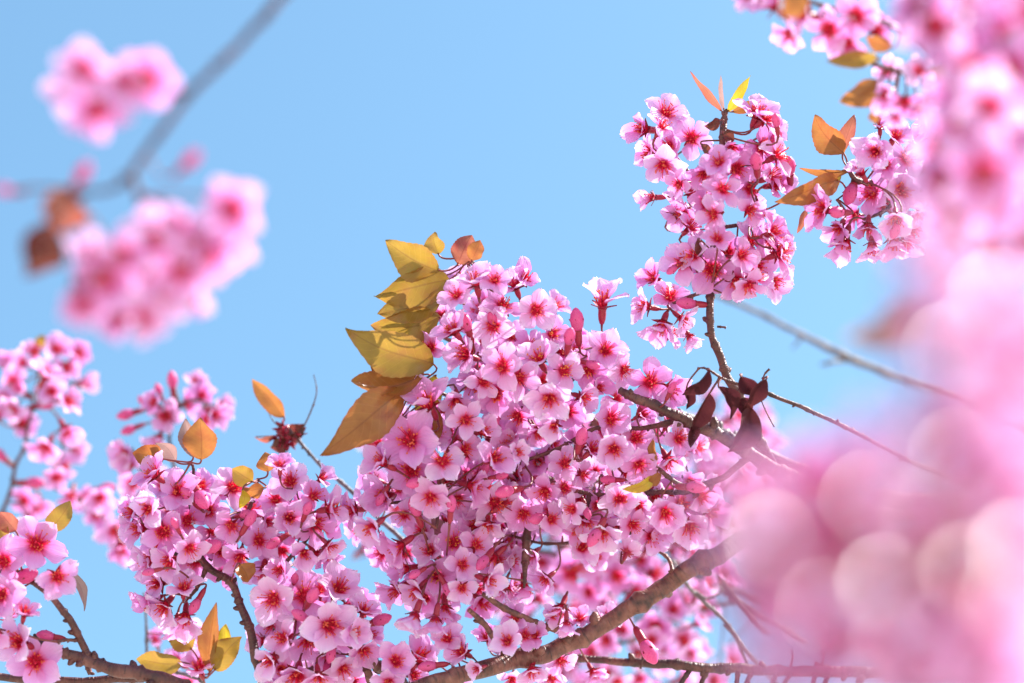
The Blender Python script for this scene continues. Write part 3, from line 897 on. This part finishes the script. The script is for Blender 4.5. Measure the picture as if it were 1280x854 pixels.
# ------------------------------------------------------------------ upper right, sharp
s = Spray('blossom_branch', 'tall sunlit blossom spray standing alone against sky, pointed leaves on top', 'branch', F,
          [[(1000, 640, 7, .03), (960, 570, 6.5, .02), (938, 525, 6, .01), (920, 490, 5.5, .0), (905, 460, 5.2, .0), (893, 428, 5, .0), (888, 395, 4.8, .0), (886, 360, 4.6, .005), (890, 320, 4.4, .01), (896, 270, 4.2, .012), (901, 220, 4, .01), (903, 180, 4.4, .0), (905, 150, 4, .0), (908, 138, 2.4, .0)],
           [(892, 285, 2.6, .012), (930, 280, 2.4, .012), (950, 265, 2, .01)], [(888, 360, 2.6, .0), (860, 372, 2.4, .005), (840, 380, 2, .01)], [(897, 250, 2.4, .012), (870, 225, 2.2, .015), (845, 195, 1.8, .015)], [(897, 408, 1.4, .0), (908, 409, 1.2, -.002)]])
s.flowers('''831 143 60 60 45, 865 173 58 80 15, 838 182 54 200 30, 829 205 56 265 40, 808 162 56 170 50, 880 215 54 250 35, 920 210 60 300 15, 951 184 70 10 30, 938 236 62 0 15, 965 232 60 10 40, 857 267 60 230 30, 882 256 56 40 30
819 247 40 182 84 b, 913 182 40 300 50, 945 146 56 70 55, 862 242 44 90 50 c, 949 262 50 285 60 c, 937 302 60 20 40, 909 315 60 60 15, 891 336 64 250 10, 855 328 66 170 25, 919 350 58 310 35, 945 333 54 0 35, 963 351 54 330 50, 935 355 54 280 45
837 373 60 80 40, 829 403 64 250 50, 850 397 48 320 60 c, 811 384 46 170 65, 958 315 54 10 40, 963 292 48 20 55, 975 310 44 0 60, 860 418 38 300 75 b, 960 165 50 30 50 2
950 205 50 2, 815 190 46 180 60 2, 820 350 44 150 60 2
955 150 60 40 64 f -1, 970 195 60 30 62 f -1, 962 222 56 20 64 f, 958 305 60 40 62 f, 972 318 56 20 66 f -1, 942 350 60 50 62 f -1, 826 160 50 60 68 f, 835 420 56 40 64 f, 862 285 54 45 62 f, 845 265 54 50 64 f, 903 238 52 60 25 f -3, 893 268 50 200 30 f -3, 900 205 48 120 35 f -3, 897 300 50 90 30 f -3, 935 262 48 330 40 -2, 925 320 50 20 40 -2, 870 320 50 150 40 -1, 850 230 46 190 45 -1''', centre=(890, 265))
s.bud(868, 380, 34, 175)
for a in [(903, 140, 862, 90, 12, 'red', .0, 0, .6, .4, .06), (905, 138, 901, 94, 8, 'tan', .01, 0, .7, .4, .03), (910, 140, 938, 94, 16, 'yellow', .0, 0, .5, .5, .05), (915, 140, 976, 136, 16, 'bronze', .005, 0, .3, .4, .1),
          (900, 150, 880, 158, 14, 'brown', -.01, 0, .2, .4, .2), (905, 165, 918, 176, 14, 'brown', -.01, 0, .2), (876, 180, 893, 196, 10, 'brown', -.012, 0, .3, .4, .2), (884, 262, 888, 290, 12, 'olive', -.01, 0, .4), (872, 300, 876, 322, 14, 'brown', -.015, 0, .3)]:
    s.leaf(*a)

s = Spray('blossom_branch', 'rosy blossom bunch with four bronze leaves fanning out at its left', 'branch', F,
          [[(1400, 120, 6, .0), (1280, 190, 5, .01), (1200, 215, 4.5, .015), (1140, 222, 4, .02), (1100, 226, 3.6, .01), (1072, 226, 3.6, .0), (1060, 212, 3, .0)], [(1130, 222, 3, .02), (1110, 260, 2.6, .02), (1080, 275, 2, .02)], [(1066, 220, 1.4, .0), (1062, 236, 1.2, .0), (1046, 250, 1, .0)]])
s.flowers('''1096 189 64 180 12, 1118 173 54 60 50, 1126 239 68 20 12, 1091 242 58 190 35, 1078 218 48 120 60 c, 1032 262 56 175 50, 1050 282 56 235 45 c, 1057 298 54 255 65 b, 1085 281 54 265 50 c, 1090 302 52 270 70 b, 1119 271 58 270 45 c, 1116 295 54 275 70 b
1108 207 46, 1161 238 52 0 65, 1150 266 50 300 45, 1133 199 54 30 30, 1142 180 52 40 40, 1070 270 50 3, 1105 255 54 3, 1140 285 50 2, 1150 215 54 2, 1115 225 54 3, 1100 160 44 90 60 c, 1130 300 48 280 60 c 2, 1165 200 54 3, 1175 260 50 3''', centre=(1110, 235))
s.bud(1066, 234, 40, 250, 60)
for a in [(1055, 192, 1018, 144, 36, 'bronze', .0, 0, .2, .4, .1), (1053, 192, 1068, 143, 20, 'red', .005, 0, .5, .4, .08), (1062, 214, 999, 211, 12, 'bronze', .0, 0, .5, .5, .12), (1048, 226, 970, 254, 34, 'bronze', -.005, -.02, .35, .4, .12), (1052, 214, 1020, 234, 20, 'olive', .005, 0, .3, .3, .1), (1008, 262, 997, 292, 10, 'red', 0, 0, .3)]:
    s.leaf(*a, stem=a[0] != 1008)

s = Spray('blossom_branch', 'softly blurred blossom spray under the top edge with olive gold leaves', 'branch', F - .14,
          [[(1350, -40, 6, .0), (1250, 50, 5, .01), (1190, 85, 4, .01), (1130, 90, 3.4, .01), (1090, 80, 2.6, .01)], [(1180, 80, 3, .01), (1110, 30, 3, .0), (1040, 10, 2.6, .0), (970, -10, 2, .0)]])
s.flowers('''1150 87 50 200 30, 1111 116 50 220 30, 1131 127 50 260 35, 1182 105 48, 1163 118 46 280 40, 1095 38 56 90 30, 1135 40 50 90 50, 1120 140 44 270 60 c, 1037 36 74 240 20, 1010 18 64, 1070 20 66, 969 9 66, 1060 50 56 260 50, 1180 40 60, 1160 60 56, 940 -5 60, 990 40 50 230 55, 1150 130 48 290 50, 1110 90 50 3''', dz=(-.02, .02))
for a in [(1098, 72, 1033, 76, 22, 'olive', .0, 0, .2, .3, -.1), (1114, 60, 1082, 46, 22, 'bronze', .0, 0, .3, .4, .1), (1098, 102, 1050, 128, 34, 'bronze', .02, 0, .3, .4, .15), (1158, 92, 1222, 83, 24, 'olive', -.01, 0, .2, .3, -.12), (1096, 155, 1095, 135, 14, 'bronze', .02, 0, .2), (980, 20, 1012, -10, 34, 'bronze', -.08, 0, .2)]:
    s.leaf(*a)

for o in [q for q in C.objects if q.parent is None and q.get('category') == 'branch']:
    sp = SPRAYS.get(o.name)
    if sp and abs(sp.d - F) < .03 and len(sp.spots) > 14:
        cx = sum(q[0] for q in sp.spots) / len(sp.spots)
        cy = sum(q[1] for q in sp.spots) / len(sp.spots)
        for q in range(len(sp.spots) // 8):
            x, y = R.choice(sp.spots)
            an = math.degrees(math.atan2(-(y - cy), x - cx)) + R.uniform(-50, 50)
            sp.bud(x + R.uniform(-22, 22), y + R.uniform(-22, 22), R.uniform(20, 38), an, R.uniform(40, 85), R.uniform(-.025, .01))

# ------------------------------------------------------------------ bare and withered twigs
s = Spray('bare_twig', 'bare blurred twig slanting through open sky right of centre', 'twig', F + .32,
          [[(1330, 560, 5, .0), (1200, 500, 4.6, .0), (1125, 472, 4.4, .0), (1062, 448, 5.5, .0), (1000, 418, 3.6, .0), (955, 394, 3.4, .0), (900, 370, 3, .0), (860, 350, 2.6, .0)], [(1062, 450, 3, .0), (1040, 452, 2.4, -.01), (1025, 456, 1.2, -.01)], [(1004, 420, 2, .0), (990, 436, 1, .0)]], group=None, bark=M_PALE)
s = Spray('withered_twig', 'thin twig hung with four dark shrivelled leaves at its tip', 'twig', F - .015,
          [[(1240, 620, 4, .0), (1150, 582, 3.2, .0), (1090, 552, 2.8, .0), (1060, 535, 2.8, .0), (1010, 512, 2.6, .0), (960, 492, 2.6, .0), (935, 484, 2.4, -.005), (905, 474, 1.8, -.005), (885, 462, 1.4, -.005), (874, 460, 1, -.005)],
           [(950, 490, 1, .0), (955, 470, 1, .0), (962, 462, 1.6, .0)], [(948, 492, .8, .0), (958, 515, .8, .0), (968, 534, 1, .0)], [(930, 482, 1, -.004), (926, 468, 1, -.004)]], group=None)
for a in [(886, 462, 853, 494, 22, 'dry', -.01, 0, .8, 1.1, .12), (858, 486, 858, 512, 16, 'dry', -.006, 0, .4, .9, .1), (887, 492, 864, 540, 26, 'dry', -.01, 0, .7, 1.0, -.10), (868, 528, 863, 560, 14, 'dry', -.008, 0, .3, .9, .1),
          (898, 483, 914, 524, 22, 'dry', -.01, 0, .6, .9, .12), (938, 508, 910, 566, 34, 'dry', -.01, 0, .35, .8, .14), (922, 500, 940, 520, 20, 'dry', -.008, 0, .2, .8, .1), (926, 470, 948, 496, 22, 'dry', -.01, 0, -.3, .8, .1), (958, 474, 930, 512, 22, 'dry', -.012, 0, .5, .8, .12)]:
    s.leaf(*a, ser=.3)
s = Spray('spiked_branch', 'dark horizontal branch with a row of short spurs along the bottom', 'branch', F + .03,
          [[(1180, 842, 7, .0), (1100, 841, 7, .0), (1045, 840, 7, .0), (980, 838, 6.5, .0), (900, 836, 6, .0), (840, 830, 6, .0), (780, 826, 5, .01), (700, 822, 4, .02), (620, 830, 3, .04)]]
          + [[(x, 838, 3.4, .0), (x - b, 856, 3, -.004), (x - b * 1.8, 864 + b, 2, -.006)] for x, b in ((1038, 8), (1020, 5), (990, 10), (972, 7), (941, 9), (924, 4), (884, 8), (862, 11))]
          + [[(x, 836, 1.6, .0), (x + 3, 822, 1.4, .0), (x + 2, 812, 1, .0)] for x in (988, 1026, 800)], group=None)
s = Spray('bare_twig', 'two crossing pale twigs over the sky gap below the bough', 'twig', F + .1,
          [[(1010, 900, 3, .02), (940, 820, 2.6, .0), (905, 775, 2.4, .0), (862, 735, 2.4, .0), (840, 700, 2, .0)], [(905, 780, 2, .0), (922, 800, 2, .0), (938, 836, 2, .0)], [(870, 740, 1.8, .0), (885, 748, 1.6, .0), (905, 738, 1.2, .0)]], group=None, bark=M_PALE)
s = Spray('bare_twig', 'mauve twig behind the dried leaves joining the brown twig', 'twig', F + .06,
          [[(1100, 660, 9, .0), (1020, 600, 8, .0), (960, 570, 7, .0), (910, 545, 6.5, .0), (880, 530, 6, .0), (845, 515, 5, .0)]], group=None, bark=M_PALE)

# ------------------------------------------------------------------ close, strongly out of focus
s = Spray('blossom_branch', 'blurred deep pink blossom mass filling the upper right corner', 'branch', 1.03,
          [[(1480, 180, 8, .0), (1380, 160, 7, .02), (1300, 150, 6, .04), (1230, 140, 5, .05), (1190, 150, 4, .05)], [(1300, 150, 5, .04), (1260, 60, 4, .04), (1200, 10, 3, .04)], [(1320, 160, 5, .04), (1270, 240, 4, .04), (1220, 270, 3, .04), (1200, 330, 2.4, .04), (1165, 372, 2, .04)]])
s.flowers('''1257 49 109, 1240 131 111 180 15, 1177 179 104 190 25, 1271 182 109, 1232 213 111 230 15, 1242 255 104 260 25, 1270 285 104, 1192 288 95 230 40, 1173 35 100 150 30, 1215 85 104, 1290 110 109, 1205 150 102 3, 1300 230 109, 1285 20 109, 1210 5 104, 1160 -20 102, 1150 10 79 3, 1255 -20 109, 1200 245 102 3, 1310 60 109, 1265 90 102 3, 1250 165 109 4, 1310 160 109, 1220 45 102 4, 1225 120 102 4, 1185 220 86 220 45 3, 1300 290 109 2, 1240 300 98 3, 1220 180 104 3, 1260 215 104 3, 1195 110 96 4, 1225 265 100 3, 1280 250 100 2, 1185 230 90 3, 1160 20 96 3, 1200 60 100 3''', dz=(-.03, .05))
s.leaf(1150, 378, 1058, 425, 54, 'tan', -.06, .0, .2, .3, .1, label='tan leaf reaching out over the sky')

s = Spray('blossom_branch', 'very blurred pale blossom spray hanging down the right edge', 'branch', .64,
          [[(1600, 480, 5.0, .0), (1450, 450, 4.5, .01), (1350, 420, 4.0, .03), (1260, 400, 3.0, .04), (1190, 390, 2.0, .04)], [(1350, 430, 3.0, .03), (1270, 480, 2.5, .03), (1200, 520, 2.0, .03)]])
s.flowers('''1185 345 110 43 62 f, 1240 360 120 43 58 f, 1180 430 110 43 64 f, 1265 430 120 30 20 f 3, 1215 480 116 43 60 f, 1180 530 110 43 64 f, 1260 520 120 43 55 f
1240 580 116 90 30 f 3, 1200 395 100 43 66 f, 1290 480 110 43 66 f -3, 1150 580 90 60 60 f, 1280 390 100 43 66 f -4, 1150 345 104 43 60 f, 1140 435 100 43 60 f, 1145 525 100 43 60 f, 1165 300 96 43 60 f, 1215 420 110 30 30 f 4, 1200 540 110 30 30 f 4''', dz=(-.03, .04))

s = Spray('blossom_branch', 'heavily blurred rosy blossom mass in the lower right corner', 'branch', .68,
          [[(1700, 800, 6.0, .0), (1500, 760, 5.5, .0), (1350, 720, 4.5, .03), (1220, 690, 3.5, .04), (1100, 670, 2.5, .04), (1020, 660, 2.0, .04)], [(1300, 710, 3.0, .03), (1200, 780, 2.5, .04), (1080, 800, 2.0, .04)],
           [(1220, 690, 2.5, .03), (1160, 620, 1.5, .02), (1090, 590, 1.0, .01)], [(1160, 680, 2.0, .03), (1130, 740, 1.5, .02), (1110, 820, 1.0, .01)],
           [(1300, 715, 2.5, .03), (1270, 640, 1.5, .0), (1240, 580, 1.0, .0)], [(1050, 665, 1.5, .03), (990, 700, 1.2, .02), (940, 730, 0.8, .02)],
           [(1300, 722, 2.5, .03), (1260, 800, 1.5, .0), (1240, 860, 1.0, .0)],
           [(1350, 722, 3.0, .03), (1260, 690, 2.0, -.06), (1180, 650, 1.5, -.12), (1060, 700, 1.2, -.12), (960, 690, 0.8, -.12)]])
s.flowers('''1036 655 120 0 8 f, 1048 640 120 90 15 f 3, 1020 595 110 90 20 f, 948 728 110 180 20 f, 1169 672 124 0 12 f, 1160 690 120 20 20 f 3, 1270 612 124 0 10 f, 1215 640 124, 1190 740 124
1120 830 124, 1180 810 124, 1240 800 124, 1250 860 124, 1180 870 124, 1220 570 120, 1290 660 124, 980 660 110 180 40, 
1130 700 116 4, 1210 850 124 4''', dz=(-.02, .05))
# pale petals turned up to the sun, in front of the mass
for x, y, z in ((958, 655, 88), (1108, 712, 86), (1160, 622, 92), (1215, 690, 96), (1262, 678, 96), (1246, 735, 96), (995, 742, 80), (1078, 612, 80), (1200, 560, 84), (1120, 795, 86), (922, 715, 70), (1185, 838, 90), (1055, 790, 80), (1085, 560, 76), (928, 690, 66)):
    s.flowers('%d %d 104 43 55 f %d' % (x + R.uniform(-10, 10), y + R.uniform(-6, 14), R.uniform(-4, 2)))
    s.flowers('%d %d %d 43 %d f %d, %d %d %d 30 %d f %d' % (x, y, z, R.uniform(58, 68), R.uniform(-8, -5), x + R.uniform(-14, 14), y + 16, z * .85, R.uniform(60, 72), R.uniform(-8, -4)))
for x in range(915, 1290, 50):
    for y in range(600, 880, 48):
        if (x < 950 and y > 760) or (abs(x - 1036) < 40 and abs(y - 655) < 40):
            continue
        s.flowers('%d %d 100 %d %d f %d' % (x + R.uniform(-18, 18), y + R.uniform(-18, 18), R.uniform(20, 80), R.uniform(45, 68), R.uniform(-2, 6)))
# small glossy leaves added, each angled to mirror the sun as a blur disc
for x, y, z in ((968, 676, 25), (1108, 736, 33), (1162, 646, 32), (1214, 716, 38), (1275, 692, 40), (1262, 750, 38), (1030, 760, 18), (1085, 625, 17), (1196, 572, 18), (1120, 812, 16), (1188, 440, 18), (1245, 372, 18)):
    v = (CAM - P(x, y, s.d)).normalized()
    h = (v + SUN_DIR).normalized()
    ax = h.cross(v).normalized()
    ex, ey = ax.dot(RIGHT) * z * .55, -ax.dot(UP) * z * .55
    s.leaf(x - ex, y - ey, x + ex, y + ey, z * 1.15, 'glint', -.125, 0, v.angle(h) * (1 if ax.cross(v).dot(h) < 0 else -1), .02, .01, ser=.3, twist=0, wave=.1)
# knots of unopened deep pink buds between them
for x, y, n in ((1036, 660, 6), (1022, 600, 2), (948, 728, 1), (1169, 690, 3), (1262, 612, 2), (1200, 785, 2)):
    for q in range(n):
        s.bud(x + R.uniform(-30, 30), y + R.uniform(-28, 28), R.uniform(56, 76), R.uniform(0, 360), R.uniform(30, 80), R.uniform(-.06, .0))
